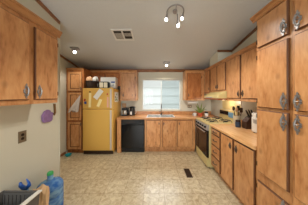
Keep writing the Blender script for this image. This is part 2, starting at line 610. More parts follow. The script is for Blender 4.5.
# ------------------------------------------------------------------ cabinets
def handle_mesh(h):
    """ornate pewter pull: pierced lozenge back plate with scrolls and a raised bar; local xz, front -y"""
    s = h / 0.14
    m = MB()
    half = [(0.0, 0.074), (0.0075, 0.060), (0.0035, 0.048), (0.013, 0.050), (0.017, 0.040), (0.010, 0.030), (0.016, 0.022), (0.029, 0.010), (0.024, 0.0)]
    right = half + [(x, -z) for x, z in half[-2::-1]]
    out = right + [(-x, z) for x, z in right[-2:0:-1]]
    # pierced plate: outline strip round a lozenge-shaped opening
    ins = []
    for x, z in out:
        d = math.hypot(x, z)
        k = 0.56 if abs(z) < 0.045 else 0.0
        ins.append((x * k, z * 0.62 if k else math.copysign(0.030, z)))
    y0, y1 = -0.0005 * s, -0.006 * s
    n = len(out)
    O0 = [m.bm.verts.new((x * s, y0, z * s)) for x, z in out]
    O1 = [m.bm.verts.new((x * s, y1, z * s)) for x, z in out]
    I0 = [m.bm.verts.new((x * s, y0, z * s)) for x, z in ins]
    I1 = [m.bm.verts.new((x * s, y1, z * s)) for x, z in ins]
    for a in range(n):
        b = (a + 1) % n
        m._f([O0[a], O0[b], O1[b], O1[a]])
        m._f([O1[a], O1[b], I1[b], I1[a]])
        m._f([I1[a], I1[b], I0[b], I0[a]])
    r = 0.0036 * s
    def P(x, z, y=-0.005):
        return (x * s, y * s, z * s)
    m.tube([P(0, 0.046), P(0, 0.034, -0.020), P(0, 0.0, -0.027), P(0, -0.034, -0.020), P(0, -0.046)], [r, r * 1.2, r * 1.8, r * 1.2, r], 8)
    m.tube([P(-0.020, 0.0, -0.004), P(0, 0.0, -0.008), P(0.020, 0.0, -0.004)], r, 6)
    return m


def bar_pull(h):
    m = MB()
    m.tube([(-h / 2, 0, 0), (-h / 2 * 0.8, -0.022, 0), (0, -0.028, -0.004), (h / 2 * 0.8, -0.022, 0), (h / 2, 0, 0)], [0.007, 0.006, 0.009, 0.006, 0.007], 8)
    for sg in (-1, 1):
        m.ball((sg * h / 2, -0.004, 0), 0.011, 1, 0.5, 1.2, 8, 6)
    return m


ROT = {'back': 0.0, 'right': -PI / 2, 'left': PI / 2}


def cabinet(name, label, group, side, loc, w, d, z0, z1, doors=(), drawers=(), toe=0.0, cornice=None, mat='wood', hollow=False):
    """front face on local y = 0, x runs left to right as seen from the front; loc = front left corner on the floor"""
    t = thing(name, label, 'cabinet', (loc[0], loc[1], 0.0), ROT[side], group)
    b = MB()
    if hollow:
        for q in ((0, 0.018, 0, d), (w - 0.018, w, 0, d), (0.018, w - 0.018, 0, 0.02), (0.018, w - 0.018, d - 0.012, d)):
            b.box(*q, z0 + 0.10, z1)
        b.box(0.018, w - 0.018, 0.02, d - 0.012, z0 + 0.10, z0 + 0.118)
        b.box(0, w, toe, d, z0, z0 + 0.10)
    elif toe:
        b.box(0, w, 0, d, z0 + 0.10, z1)
        b.box(0, w, toe, d, z0, z0 + 0.10)
    else:
        b.box(0, w, 0, d, z0, z1)
    b.build('body', M[mat], t)
    for dd in doors:
        x0, x1, a, z = dd['r']
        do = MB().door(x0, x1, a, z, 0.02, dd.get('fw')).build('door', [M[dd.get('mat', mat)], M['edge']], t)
        if 'h' in dd:
            hx, hz, hs = dd['h']
            handle_mesh(hs).build('handle', M['pewter' if hs > 0.12 else 'pewter_dark'], do, (hx, -0.0215, hz))
        for hz in dd.get('hinge', ()):
            hx = x0 - 0.006 if dd['hs'] == 'L' else x1 + 0.006
            hm = MB().box(hx - 0.006, hx + 0.006, -0.012, -0.0008, hz - 0.024, hz + 0.024)
            hm.tube([(hx, -0.014, hz - 0.02), (hx, -0.014, hz + 0.02)], 0.0045, 6)
            hm.build('hinge', M['hinge'], do)
    for dd in drawers:
        x0, x1, a, z = dd['r']
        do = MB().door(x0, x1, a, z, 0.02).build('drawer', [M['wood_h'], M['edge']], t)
        bar_pull(0.11).build('drawer_pull', M['pewter_dark'], do, ((x0 + x1) / 2, -0.021, (a + z) / 2), smooth=True)
    if cornice:
        zb, h, out, la, lb = cornice
        m = MB()
        m.prism([(-0.001, zb), (-out * 0.3, zb), (-out * 0.3, zb + h * 0.28), (-out * 0.42, zb + h * 0.34), (-out * 0.74, zb + h * 0.62), (-out * 0.74, zb + h * 0.74), (-out, zb + h * 0.80), (-out, zb + h), (-0.001, zb + h)], 'X', -la, w + lb)
        m.build('cornice', M['wood_h'], t)
    return t


# --- far-left narrow pantry beside the fridge
cabinet('pantry_cabinet', 'narrow tall wooden cabinet standing left of the yellow refrigerator', None, 'back', (-2.272, 3.08), 0.44, 0.64, 0.0, 2.19,
        doors=[dict(r=(0.045, 0.405, 1.60, 2.10), fw=0.06, mat='wood', h=(0.375, 1.67, 0.09)),
               dict(r=(0.045, 0.405, 0.85, 1.57), fw=0.06, mat='wood', h=(0.375, 1.28, 0.09)),
               dict(r=(0.045, 0.405, 0.11, 0.82), fw=0.06, mat='wood', h=(0.375, 0.75, 0.09))],
        toe=0.05, mat='wood_red', cornice=(2.14, 0.05, 0.03, 0.0, 0.0))

# --- uppers on the back wall
cabinet('wall_cabinet', 'low two-door wooden wall cabinet above the refrigerator', 'upper cabinets on the back wall', 'back', (-1.825, 3.42), 0.835, 0.315, 1.76, 2.20,
        doors=[dict(r=(0.03, 0.405, 1.79, 2.12), mat='wood_red'),
               dict(r=(0.43, 0.805, 1.79, 2.12), mat='wood_red')], mat='wood_red', cornice=(2.15, 0.05, 0.025, 0, 0))
cabinet('wall_cabinet', 'single-door wooden wall cabinet between the refrigerator and the window', 'upper cabinets on the back wall', 'back', (-0.985, 3.42), 0.46, 0.315, 1.345, 2.20,
        doors=[dict(r=(0.045, 0.42, 1.385, 2.12), h=(0.085, 1.50, 0.10), hs='R', hinge=(1.5, 2.0))], cornice=(2.15, 0.05, 0.025, 0, 0))
cabinet('wall_cabinet', 'knotty reddish wall cabinet right of the window in the corner', 'upper cabinets on the back wall', 'back', (0.865, 3.42), 0.545, 0.315, 1.35, 2.20,
        doors=[dict(r=(0.045, 0.45, 1.385, 2.12), mat='wood_red', h=(0.09, 1.50, 0.10), hs='R', hinge=(1.5, 2.0))], cornice=(2.15, 0.05, 0.025, 0, -0.03))

# --- uppers on the right wall (local x runs towards the camera)
UX = 1.42
cabinet('wall_cabinet', 'short narrow wall cabinet in the back right corner beside the range hood', 'upper cabinets on the right wall', 'right', (UX, 3.412), 0.36, 0.315, 1.54, 2.20,
        doors=[dict(r=(0.02, 0.34, 1.565, 2.15), h=(0.30, 1.66, 0.09))], cornice=(2.17, 0.05, 0.035, 0, 0))
cabinet('wall_cabinet', 'short two-door wall cabinet above the gold range hood', 'upper cabinets on the right wall', 'right', (UX, 3.048), 0.676, 0.315, 1.57, 2.20,
        doors=[dict(r=(0.02, 0.328, 1.595, 2.15), h=(0.30, 1.68, 0.10)), dict(r=(0.342, 0.655, 1.595, 2.15), h=(0.372, 1.68, 0.10))], cornice=(2.17, 0.05, 0.035, 0, 0))
cabinet('wall_cabinet', 'tall two-door wall cabinet above the knife block on the right', 'upper cabinets on the right wall', 'right', (UX, 2.368), 0.765, 0.315, 1.385, 2.20,
        doors=[dict(r=(0.03, 0.39, 1.43, 2.15), h=(0.355, 1.51, 0.11)), dict(r=(0.42, 0.74, 1.43, 2.15), h=(0.455, 1.51, 0.11))], cornice=(2.17, 0.05, 0.035, 0, 0))

# --- base cabinets and pantries on the right
BX = 1.135
cabinet('base_cabinet', 'narrow base cabinet of four drawers next to the range', 'base cabinets on the right', 'right', (BX, 2.405), 0.352, 0.60, 0.0, 0.868,
        drawers=[dict(r=(0.02, 0.335, 0.752, 0.85)), dict(r=(0.02, 0.335, 0.545, 0.742)), dict(r=(0.02, 0.335, 0.338, 0.535)), dict(r=(0.02, 0.335, 0.12, 0.328))], toe=0.06)
cabinet('base_cabinet', 'two-door base cabinet under the right worktop beside the tall pantry', 'base cabinets on the right', 'right', (BX, 2.05), 0.715, 0.60, 0.0, 0.868,
        doors=[dict(r=(0.02, 0.325, 0.12, 0.85), h=(0.275, 0.74, 0.11)), dict(r=(0.36, 0.70, 0.12, 0.85), h=(0.405, 0.74, 0.11))], toe=0.06)

PX = 1.125
def pantry(label, y, w, door_x, hx, hs, cl, shift):
    x0, x1 = door_x
    hx_ = hx
    rows = [(1.985, 2.285), (1.35, 1.955), (0.665, 1.325), (0.11, 0.565)]
    hz = (2.06, 1.425, 1.245, 0.50)
    ds = []
    for (a, b), z in zip(rows, hz):
        ds.append(dict(r=(x0, x1, a, b), h=(hx_, z, 0.145), hs=hs, hinge=(a + 0.07, b - 0.07)))
    return cabinet('pantry_cabinet', label, 'tall pantry cabinets in the right foreground', 'right', (PX, y), w, 0.61, 0.0, 2.32,
                   doors=ds, toe=0.06, cornice=(2.298, 0.055, 0.045, cl, 0.0))


pantry('tall pantry cabinet at the end of the right worktop, whole front in view', 1.325, 0.345, (0.022, 0.325), 0.295, 'L', 0.045, 0)
pantry('tall pantry cabinet cut off by the right edge of the photo', 0.978, 0.36, (0.022, 0.335), 0.05, 'R', 0.0, 0)

# --- upper cabinet on the left partition (local x runs away from the camera)
LXF = -1.22
cabinet('wall_cabinet', 'two-door wooden wall cabinet on the near left wall above the outlet', None, 'left', (LXF, 0.80), 0.70, 0.315, 1.39, 2.23,
        doors=[dict(r=(0.03, 0.352, 1.432, 2.165), h=(0.318, 1.515, 0.135)), dict(r=(0.405, 0.685, 1.432, 2.165), h=(0.445, 1.515, 0.135), hs='R', hinge=(1.5, 2.1))],
        cornice=(2.205, 0.075, 0.04, 0.0, 0.03))

# --- base cabinets along the back
FY = 3.13

tag(MB().box(-0.985, -0.885, 3.112, 3.73, 0.0, 0.868).build('end_panel', M['wood'], bevel=0.003), 'narrow upright wooden end panel between refrigerator and dishwasher', 'panel')
cabinet('base_cabinet', 'two-door wooden sink base cabinet under the window', 'base cabinets on the back wall', 'back', (-0.270, FY), 0.832, 0.60, 0.0, 0.868,
        doors=[dict(r=(0.045, 0.412, 0.145, 0.845), h=(0.375, 0.76, 0.085)), dict(r=(0.463, 0.818, 0.145, 0.845), h=(0.50, 0.76, 0.085))], toe=0.06, hollow=True)
cabinet('base_cabinet', 'single-door base cabinet in the corner left of the range', 'base cabinets on the back wall', 'back', (0.566, FY), 0.484, 0.60, 0.0, 0.868,
        doors=[dict(r=(0.02, 0.405, 0.145, 0.845), h=(0.06, 0.76, 0.085))], toe=0.06)

# --- worktops
SX0, SX1, SY0, SY1 = -0.205, 0.515, 3.20, 3.56      # sink cut-out
wt = thing('worktop', 'long wooden-look worktop with backsplash under the window', 'countertop', (0, 3.1, 0.87))
m = MB()
zA, zB = 0.0, 0.04
y0, y1 = 0.0, 0.635
m.box(-0.99, SX0, y0, y1, zA, zB).box(SX1, 1.735, y0, y1, zA, zB)
m.box(SX0, SX1, y0, SY0 - 3.1, zA, zB).box(SX0, SX1, SY1 - 3.1, y1, zA, zB)
m.build('counter_slab', M['counter'], wt)
MB().box(-0.99, 1.735, 0.612, 0.636, 0.0405, 0.135).build('backsplash', M['wood_h'], wt, bevel=0.003)
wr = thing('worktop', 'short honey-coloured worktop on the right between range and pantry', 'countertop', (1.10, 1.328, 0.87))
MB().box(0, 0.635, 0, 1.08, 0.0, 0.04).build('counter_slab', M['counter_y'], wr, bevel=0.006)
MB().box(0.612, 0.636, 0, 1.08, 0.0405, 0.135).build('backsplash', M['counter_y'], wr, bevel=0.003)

# --- sink and faucet
sk = thing('kitchen_sink', 'steel double-bowl sink set in the worktop below the window', 'sink', (0.155, 3.40, 0.911))
def bowl(x0, x1):
    m = MB()
    yA, yB = -0.17, 0.13
    dpt = -0.16
    o = 0.004
    # four thin walls and a bottom
    m.box(x0, x0 + o, yA, yB, dpt, 0.0).box(x1 - o, x1, yA, yB, dpt, 0.0)
    m.box(x0 + o, x1 - o, yA, yA + o, dpt, 0.0).box(x0 + o, x1 - o, yB - o, yB, dpt, 0.0)
    m.box(x0 + o, x1 - o, yA + o, yB - o, dpt, dpt + o)
    return m
bowl(-0.345, -0.015).build('bowl', M['steel'], sk)
bowl(0.015, 0.345).build('bowl', M['steel'], sk)
m = MB()
m.box(-0.38, -0.345, -0.215, 0.205, 0.0, 0.007).box(0.345, 0.38, -0.215, 0.205, 0, 0.007)
m.box(-0.345, 0.345, -0.215, -0.17, 0, 0.007).box(-0.345, 0.345, 0.13, 0.205, 0, 0.007).box(-0.015, 0.015, -0.17, 0.13, 0, 0.007)
m.build('rim', M['steel'], sk, bevel=0.002)
fa = thing('faucet', 'dark gooseneck faucet standing behind the sink', 'faucet', (0.185, 3.575, 0.9185))
MB().lathe([(0.028, 0), (0.028, 0.012), (0.016, 0.03), (0.014, 0.05)], seg=14).build('base', M['bronze'], fa, smooth=True)
MB().tube([(0, 0, 0.04)] + [(0, 0, 0.15)] + [(0, -0.075 + 0.075 * math.cos(a), 0.25 + 0.075 * math.sin(a)) for a in [i * PI / 8 for i in range(9)]] + [(0, -0.15, 0.20)], 0.0085, 10).build('spout', M['bronze'], fa, smooth=True)
MB().tube([(0.014, 0, 0.04), (0.05, 0, 0.07), (0.075, 0, 0.09)], [0.007, 0.006, 0.008], 8).build('lever', M['bronze'], fa, smooth=True)

# ------------------------------------------------------------------ refrigerator
fr = thing('refrigerator', 'harvest-gold top-freezer refrigerator covered with notes and magnets', 'refrigerator', (-1.43, 3.0, 0))
HW = 0.38
MB().box(-HW, HW, 0.066, 0.70, 0.03, 1.665).build('body', M['gold'], fr, bevel=0.012)
fd = MB().box(-HW, HW, 0.0, 0.062, 1.148, 1.672).build('freezer_door', M['gold'], fr, bevel=0.014, seg=3)
rd = MB().box(-HW, HW, 0.0, 0.062, 0.105, 1.138).build('main_door', M['gold'], fr, bevel=0.014, seg=3)
for dr, a, b in ((fd, 1.165, 1.655), (rd, 0.13, 1.122)):
    h = MB().box(HW - 0.075, HW - 0.032, -0.022, -0.0005, a, b)
    h.build('door_handle', M['handle'], dr, bevel=0.008)
g_ = MB().box(-HW + 0.01, HW - 0.01, 0.03, 0.06, 0.012, 0.098)
for i in range(5):
    g_.box(-HW + 0.02, HW - 0.02, 0.022, 0.03, 0.02 + i * 0.016, 0.028 + i * 0.016)
g_.build('base_grille', M['grille'], fr)
for x in (-0.3, 0.3):
    for y in (0.1, 0.6):
        MB().lathe([(0.02, 0), (0.02, 0.03)], (x, y, 0), 10).build('foot', M['black'], fr)
m = MB().box(HW - 0.09, HW - 0.01, 0.006, 0.06, 1.673, 1.688)
m.build('hinge_cover', M['gold'], fr, bevel=0.004)

FYF = 3.0 - 0.0015
def note(name, label, cat, x0, z0, w, h, mat, ang=0.0, t=0.004, grp='notes and magnets on the refrigerator'):
    n = thing(name, label, cat, (x0 + w / 2, FYF, z0 + h / 2), 0, grp)
    m = MB().box(-w / 2, w / 2, -t, 0, -h / 2, h / 2)
    o = m.build('sheet', M[mat], n)
    o.rotation_euler = (0, ang, 0)
    return n
def pxz(px, py, Y=3.0):
    return (px - 155) / 120 * Y, CAMZ - (py - 96.3) / 120 * Y
note('fridge_magnet', 'small red and blue magnet on the left of the freezer door', 'magnet', -1.775, 1.345, 0.04, 0.06, 'magnet_red', 0.3, 0.008)
note('fridge_magnet', 'blue magnet just below the red one on the freezer door', 'magnet', -1.765, 1.275, 0.055, 0.06, 'magnet_blue', -0.2, 0.008)
note('paper_strip', 'long pale paper strip hanging on the left of the freezer door', 'paper', -1.655, 1.19, 0.06, 0.36, 'cream_paper', 0.03)
note('paper_sheet', 'tilted white sheet of paper on the middle of the freezer door', 'paper', -1.475, 1.385, 0.12, 0.27, 'paper', 0.65)
note('paper_strip', 'slanted cream leaflet under the white sheet on the freezer door', 'paper', -1.425, 1.20, 0.07, 0.20, 'cream_paper', 0.40)
note('fridge_magnet', 'black magnet at the top of the pale paper strip', 'magnet', -1.64, 1.565, 0.03, 0.025, 'black', 0, 0.008)
note('fridge_magnet', 'red magnet right of the tilted white sheet', 'magnet', -1.205, 1.50, 0.03, 0.04, 'magnet_red', 0.2, 0.008)
note('paper_strip', 'pink paper strip beside the chrome freezer handle', 'paper', -1.20, 1.19, 0.04, 0.26, 'pink_paper', 0.0)
# papers on the right flank
sn = thing('paper_sheet', 'patterned paper stuck to the right side of the refrigerator', 'paper', (-1.0485, 3.28, 1.45), 0, 'notes and magnets on the refrigerator')
MB().box(0, 0.003, -0.16, 0.16, -0.13, 0.13).build('sheet', M['paper'], sn)
mm = MB()
for k in range(7):
    yy = random.uniform(-0.12, 0.12); zz = random.uniform(-0.10, 0.10)
    mm.box(0.0035, 0.006, yy - 0.025, yy + 0.025, zz - 0.02, zz + 0.02)
mm.build('print', M['leaf'], sn)

# --- on top of the fridge
bk = thing('basket', 'dark wicker basket on the left of the refrigerator top', 'basket', (-1.655, 3.18, 1.6735))
m = MB()
m.lathe([(0.13, 0.0), (0.145, 0.05), (0.155, 0.14), (0.16, 0.18), (0.15, 0.18), (0.145, 0.14), (0.135, 0.03), (0.0, 0.02)], seg=24, cap=False)
m.build('bowl', M['basket'], bk, smooth=False)
r_ = MB()
for z in (0.025, 0.055, 0.085, 0.115, 0.145, 0.18):
    rad = 0.135 + 0.020 * z / 0.18 + 0.006
    r_.tube([(rad * math.cos(a), rad * math.sin(a), z) for a in [i * 2 * PI / 24 for i in range(24)]], 0.008, 6, True)
r_.build('weave', M['basket'], bk)
def heap(cx, cy, z, r, seed):
    rnd = random.Random(seed)
    m = MB()
    n, rows = 26, 10
    R = []
    for j in range(rows):
        t = j / (rows - 1)
        ring = []
        for i in range(n):
            a = 2 * PI * i / n
            k = 1 + 0.13 * math.sin(5 * a + 4 * t + seed) + 0.09 * math.sin(9 * a - 6 * t)
            rr = r * math.sin(PI * (0.12 + 0.84 * t)) ** 0.6 * k * (0.9 + 0.5 * t)
            ring.append(m.bm.verts.new((cx + rr * math.cos(a), cy + 0.85 * rr * math.sin(a), z + 2.6 * r * t + 0.012 * math.sin(4 * a + 9 * t))))
        R.append(ring)
    for a, b in zip(R, R[1:]):
        for i in range(n):
            m._f([a[i], a[(i + 1) % n], b[(i + 1) % n], b[i]])
    m._f(R[0][::-1]); m._f(R[-1])
    return m
BP = (-1.655, 3.18, 1.6735)
tag(heap(-0.073, -0.01, 0.15, 0.062, 1).build('cloth', M['cloth_pink'], None, BP, smooth=True), 'crumpled tan and orange cloth in the left half of the wicker basket', 'cloth', 'cloths in the wicker basket')
tag(heap(0.073, 0.0, 0.155, 0.060, 4).build('cloth', M['paper'], None, BP, smooth=True), 'crumpled white cloth in the right half of the wicker basket', 'cloth', 'cloths in the wicker basket')

bx_ = thing('white_appliance', 'white boxy appliance at the back right of the refrigerator top', 'appliance', (-1.25, 3.22, 1.6665))
MB().box(-0.215, 0.19, 0, 0.19, 0.012, 0.315).build('body', M['white'], bx_, bevel=0.012)
for x in (-0.15, 0.15):
    for y in (0.04, 0.15):
        MB().lathe([(0.015, 0), (0.015, 0.012)], (x, y, 0), 8).build('foot', M['black'], bx_)
MB().lathe([(0.022, 0), (0.022, 0.012), (0.018, 0.016)], seg=14).build('dial', M['silver'], bx_, (0.13, -0.0005, 0.10), (PI / 2, 0, 0))
MB().box(0.075, 0.175, -0.004, -0.0005, 0.16, 0.20).build('display', M['magnet_blue'], bx_)

rdo = thing('portable_radio', 'black-framed portable radio with two pale panels standing on the refrigerator', 'radio', (-1.318, 3.07, 1.6665))
def rrect(w, h, r, n=5):
    pts = []
    for cx, cz, a0 in ((w - r, h - r, 0), (-w + r, h - r, PI / 2), (-w + r, -h + r, PI), (w - r, -h + r, 1.5 * PI)):
        for i in range(n + 1):
            a = a0 + i * PI / 2 / n
            pts.append((cx + r * math.cos(a), cz + r * math.sin(a)))
    return pts
MB().prism(rrect(0.145, 0.088, 0.04), 'Y', 0.0, 0.075).build('body', M['black'], rdo, (0, 0, 0.09), bevel=0.004)
for x in (-0.055, 0.055):
    MB().prism(rrect(0.046, 0.066, 0.012), 'Y', -0.006, -0.0005).build('panel', M['cream_plastic'], rdo, (x, 0, 0.09))
MB().tube([(-0.142, 0.03, 0.12), (-0.155, 0.02, 0.125), (-0.162, 0.02, 0.09), (-0.155, 0.02, 0.05), (-0.142, 0.03, 0.055)], 0.007, 8).build('handle', M['silver'], rdo, smooth=True)

# --- plastic bag hanging by the fridge
def bag():
    m = MB()
    n, rows = 28, 9
    R = []
    for j in range(rows):
        t = j / (rows - 1)
        z = -0.40 * t
        cx = -0.18 * t
        rx = 0.008 + 0.105 * t ** 0.9
        ring = []
        for i in range(n):
            a = 2 * PI * i / n
            k = 1 + 0.22 * t * math.sin(a * 7 + 2 * t)
            ring.append(m.bm.verts.new((cx + rx * k * math.cos(a), 0.025 * t * k * math.sin(a), z + 0.03 * t * math.sin(3 * a))))
        R.append(ring)
    for a, b in zip(R, R[1:]):
        for i in range(n):
            m._f([a[i], a[(i + 1) % n], b[(i + 1) % n], b[i]])
    m._f(R[0][::-1]); m._f(R[-1])
    return m
tag(bag().build('plastic_bag', M['bag'], None, (-1.885, 3.022, 1.49), smooth=True), 'crumpled clear plastic bag hanging left of the refrigerator', 'bag')

# --- teal bowl on the floor
tb = MB().lathe([(0.045, 0.0), (0.06, 0.012), (0.070, 0.04), (0.072, 0.045), (0.066, 0.045), (0.055, 0.02), (0.0, 0.014)], seg=22, cap=False)
tag(tb.build('pet_bowl', M['teal'], None, (-2.13, 2.95, 0.001), smooth=True), 'small teal bowl on the floor in front of the narrow pantry', 'bowl')

# ------------------------------------------------------------------ dishwasher
dw = thing('dishwasher', 'black built-in dishwasher under the back worktop', 'dishwasher', (-0.58, 3.11, 0))
MB().box(-0.295, 0.295, 0.03, 0.58, 0.02, 0.862).build('body', M['black'], dw)
MB().box(-0.293, 0.293, 0.0, 0.028, 0.125, 0.72).build('door', M['black_gloss'], dw, bevel=0.004)
cp = MB().box(-0.293, 0.293, -0.006, 0.028, 0.73, 0.86).build('control_panel', M['black'], dw, bevel=0.005)
MB().box(-0.25, 0.05, -0.011, -0.0065, 0.79, 0.812).build('button_strip', M['hinge'], cp)
MB().lathe([(0.024, 0), (0.022, 0.016)], seg=14).build('dial', M['black_gloss'], cp, (0.2, -0.0065, 0.80), (PI / 2, 0, 0))
MB().box(-0.17, 0.17, -0.022, -0.0065, 0.737, 0.755).build('latch_handle', M['black_gloss'], cp, bevel=0.003)
MB().box(-0.293, 0.293, 0.05, 0.06, 0.0, 0.118).build('kick_plate', M['black'], dw)

# ------------------------------------------------------------------ range (front towards -X)
RG = thing('kitchen_range', 'gold free-standing gas range with dark oven door', 'stove', (1.06, 3.092, 0), ROT['right'])
W = 0.672
MB().box(0.0, W, 0.035, 0.655, 0.03, 0.885).build('body', M['gold_pale'], RG, bevel=0.004)
MB().box(-0.001, W + 0.001, 0.0, 0.66, 0.886, 0.918).build('cooktop', M['gold_pale'], RG, bevel=0.006)
od = MB().box(0.012, W - 0.012, -0.006, 0.033, 0.215, 0.765).build('oven_door', M['black_gloss'], RG, bevel=0.006)
MB().box(0.03, W - 0.03, -0.012, -0.0065, 0.26, 0.70).build('oven_window', M['oven_glass'], od)
oh = MB().tube([(0.05, -0.045, 0.735), (W - 0.05, -0.045, 0.735)], 0.011, 10)
for x in (0.07, W - 0.07):
    oh.tube([(x, -0.006, 0.735), (x, -0.045, 0.735)], 0.008, 8)
oh.build('oven_handle', M['chrome'], od, smooth=True)
bd = MB().box(0.012, W - 0.012, -0.004, 0.033, 0.035, 0.205).build('storage_drawer', M['gold_pale'], RG, bevel=0.006)
MB().box(0.15, W - 0.15, -0.018, -0.0045, 0.17, 0.188).build('drawer_lip', M['gold_pale'], bd, bevel=0.003)
for x in (0.04, W - 0.04):
    for y in (0.06, 0.6):
        MB().lathe([(0.018, 0), (0.018, 0.03)], (x, y, 0), 8).build('foot', M['black'], RG)
pn = MB().prism([(0.034, 0.775), (-0.012, 0.775), (0.004, 0.884), (0.034, 0.884)], 'X', 0.005, W - 0.005).build('control_panel', M['silver'], RG)
for i in range(5):
    k = MB().lathe([(0.024, 0), (0.022, 0.006), (0.018, 0.022), (0.016, 0.026)], seg=14)
    k.box(-0.004, 0.004, -0.018, 0.018, 0.024, 0.032)
    k.build('knob', M['black'], pn, (0.085 + i * 0.125, -0.0065, 0.828), (PI / 2 - 0.14, 0, 0))
for (x, y) in ((0.17, 0.17), (0.50, 0.17), (0.17, 0.46), (0.50, 0.46)):
    b_ = MB().lathe([(0.045, 0.0), (0.045, 0.012), (0.03, 0.018)], seg=16).build('burner', M['black_iron'], RG, (x, y, 0.9185))
    gr = MB()
    pts = [(0.10 * math.cos(a), 0.10 * math.sin(a), 0.03) for a in [i * 2 * PI / 20 for i in range(20)]]
    gr.tube(pts, 0.006, 6, True)
    for i in range(4):
        a = i * PI / 2 + PI / 4
        gr.tube([(0.03 * math.cos(a), 0.03 * math.sin(a), 0.03), (0.10 * math.cos(a), 0.10 * math.sin(a), 0.03), (0.125 * math.cos(a), 0.125 * math.sin(a), 0.0)], 0.006, 6)
    gr.build('grate', M['black_iron'], RG, (x, y, 0.9195), smooth=True)
bg_ = MB().prism([(0.605, 0.9185), (0.655, 0.9185), (0.655, 1.15), (0.63, 1.15), (0.615, 1.14)], 'X', 0.0, W).build('backguard', M['gold_pale'], RG)
MB().box(0.02, 0.37, 0.597, 0.604, 1.035, 1.125).build('control_strip', M['black_gloss'], bg_, bevel=0.003)
MB().box(0.38, 0.55, 0.596, 0.604, 1.0, 1.11).build('display_panel', M['blue_panel'], bg_, bevel=0.003)

# splash panel behind the range
tag(MB().box(XR - 0.006, XR - 0.001, 2.42, 3.09, 1.16, 1.545).build('splash_panel', M['gold_pale']), 'pale gold splash panel on the wall behind the range', 'panel')

# range hood
HD = thing('range_hood', 'harvest-gold range hood with copper lip under the short cabinet', 'range hood', (1.25, 3.045, 1.395), ROT['right'])
HWd = 0.668
m = MB()
m.prism([(0.0, 0.03), (0.475, 0.03), (0.475, 0.172), (0.15, 0.172), (0.0, 0.07)], 'X', 0.0, HWd)
m.build('shell', M['gold_pale'], HD, bevel=0.004)
MB().box(-0.008, HWd + 0.004, -0.008, 0.47, 0.0, 0.029).build('lip', M['copper'], HD, bevel=0.004)
MB().box(0.10, HWd - 0.25, -0.004, -0.0005, 0.036, 0.06).build('highlight_strip', M['silver'], HD)  # pale strip paints a window reflection onto the hood front
MB().lathe([(0.02, 0.0), (0.022, 0.006), (0.022, 0.012)], seg=14).build('lamp', M['hood_bulb'], HD, (0.33, 0.30, -0.0125))
hl = bpy.data.lights.new('hood_lamp', 'POINT')
hl.energy = 3.0
hl.color = (1.0, 0.90, 0.76)
hl.shadow_soft_size = 0.04
ho = bpy.data.objects.new('hood_lamp', hl)
ho.location = (0.33, 0.30, -0.06)
ho.parent = HD
COL.objects.link(ho)

# ------------------------------------------------------------------ ceiling fixtures
def tilt():
    return -math.atan(0.2)

def spot_light(parent, loc, power):
    l = bpy.data.lights.new('spot_lamp', 'SPOT')
    l.energy = power
    l.color = WARM
    l.spot_size = math.radians(142)
    l.spot_blend = 0.45
    l.shadow_soft_size = 0.03
    o = bpy.data.objects.new('spot_lamp', l)
    o.location = loc
    o.parent = parent
    COL.objects.link(o)


# main three-spot light
cx, cy = 0.29, 1.745
L = thing('ceiling_spotlight', 'three-spot ceiling light on a curved bar in the middle of the ceiling', 'ceiling light', (cx, cy, zc(cy)))
def ceil_pt(dx, dy, drop):
    return (dx, dy, -0.2 * dy - drop)
MB().lathe([(0.030, -0.028), (0.034, -0.02), (0.034, -0.003)], seg=20).build('canopy', M['pewter'], L, (0, 0, 0), (tilt(), 0, 0), smooth=True)
arc = [ceil_pt(0.12 * math.cos(a), -0.02 + 0.12 * -math.sin(a), 0.045) for a in [PI * i / 16 for i in range(17)]]
bar = MB().tube(arc, 0.009, 8)
bar.tube([ceil_pt(0, 0, 0.02), ceil_pt(0, -0.07, 0.045), ceil_pt(0, -0.14, 0.045)], 0.007, 8)
bar.build('curved_bar', M['pewter'], L, smooth=True)
for (x, y, dx, dy, dz, hang) in ((-0.115, -0.02, -0.01, 0.01, -0.075, 0), (0.115, -0.02, -0.012, 0.01, -0.06, 0), (0.035, 0.0, 0.008, -0.0, -0.155, 0)):
    p = Vector(ceil_pt(x, y, 0.045))
    q = p + Vector((dx, dy, dz))
    hd = MB()
    if hang == 0:
        hd.tube([p, p.lerp(q, 0.5), q], [0.007, 0.012, 0.021], 10)
    h_ = hd.build('spot_head', M['pewter'], L, smooth=True)
    d = (q - p).normalized()
    MB().ball(q + d * 0.018, 0.020, 1, 1, 1.1).build('bulb', M['bulb_main'], h_, smooth=True)
    spot_light(L, q + d * 0.018 + Vector((0, 0, -0.06)), SPOT_MAIN)


def small_spot(label, px, py, grp=None):
    a = (96.3 - py) / 120
    Y = (3.058 - CAMZ) / (a + 0.2)
    X = (px - 155) / 120 * Y
    t = thing('ceiling_spotlight', label, 'ceiling light', (X, Y, zc(Y)), 0, grp)
    MB().box(-0.085, 0.085, -0.045, 0.045, -0.03, -0.004).build('canopy', M['pewter'], t, (0, 0, 0), (tilt(), 0, 0.12), bevel=0.006)
    h = MB().tube([(0.0, 0, -0.03), (0.0, -0.005, -0.055), (0.0, -0.008, -0.075)], [0.008, 0.016, 0.026], 10).build('spot_head', M['pewter'], t, smooth=True)
    MB().ball((0.0, -0.012, -0.095), 0.030).build('bulb', M['bulb_small'], h, smooth=True)
    spot_light(t, (0, -0.012, -0.165), SPOT_SMALL)
    return t


small_spot('small ceiling spotlight above the refrigerator side of the kitchen', 75, 48, 'small single ceiling spotlights')
small_spot('small ceiling spotlight in front of the window', 166.5, 62.2, 'small single ceiling spotlights')

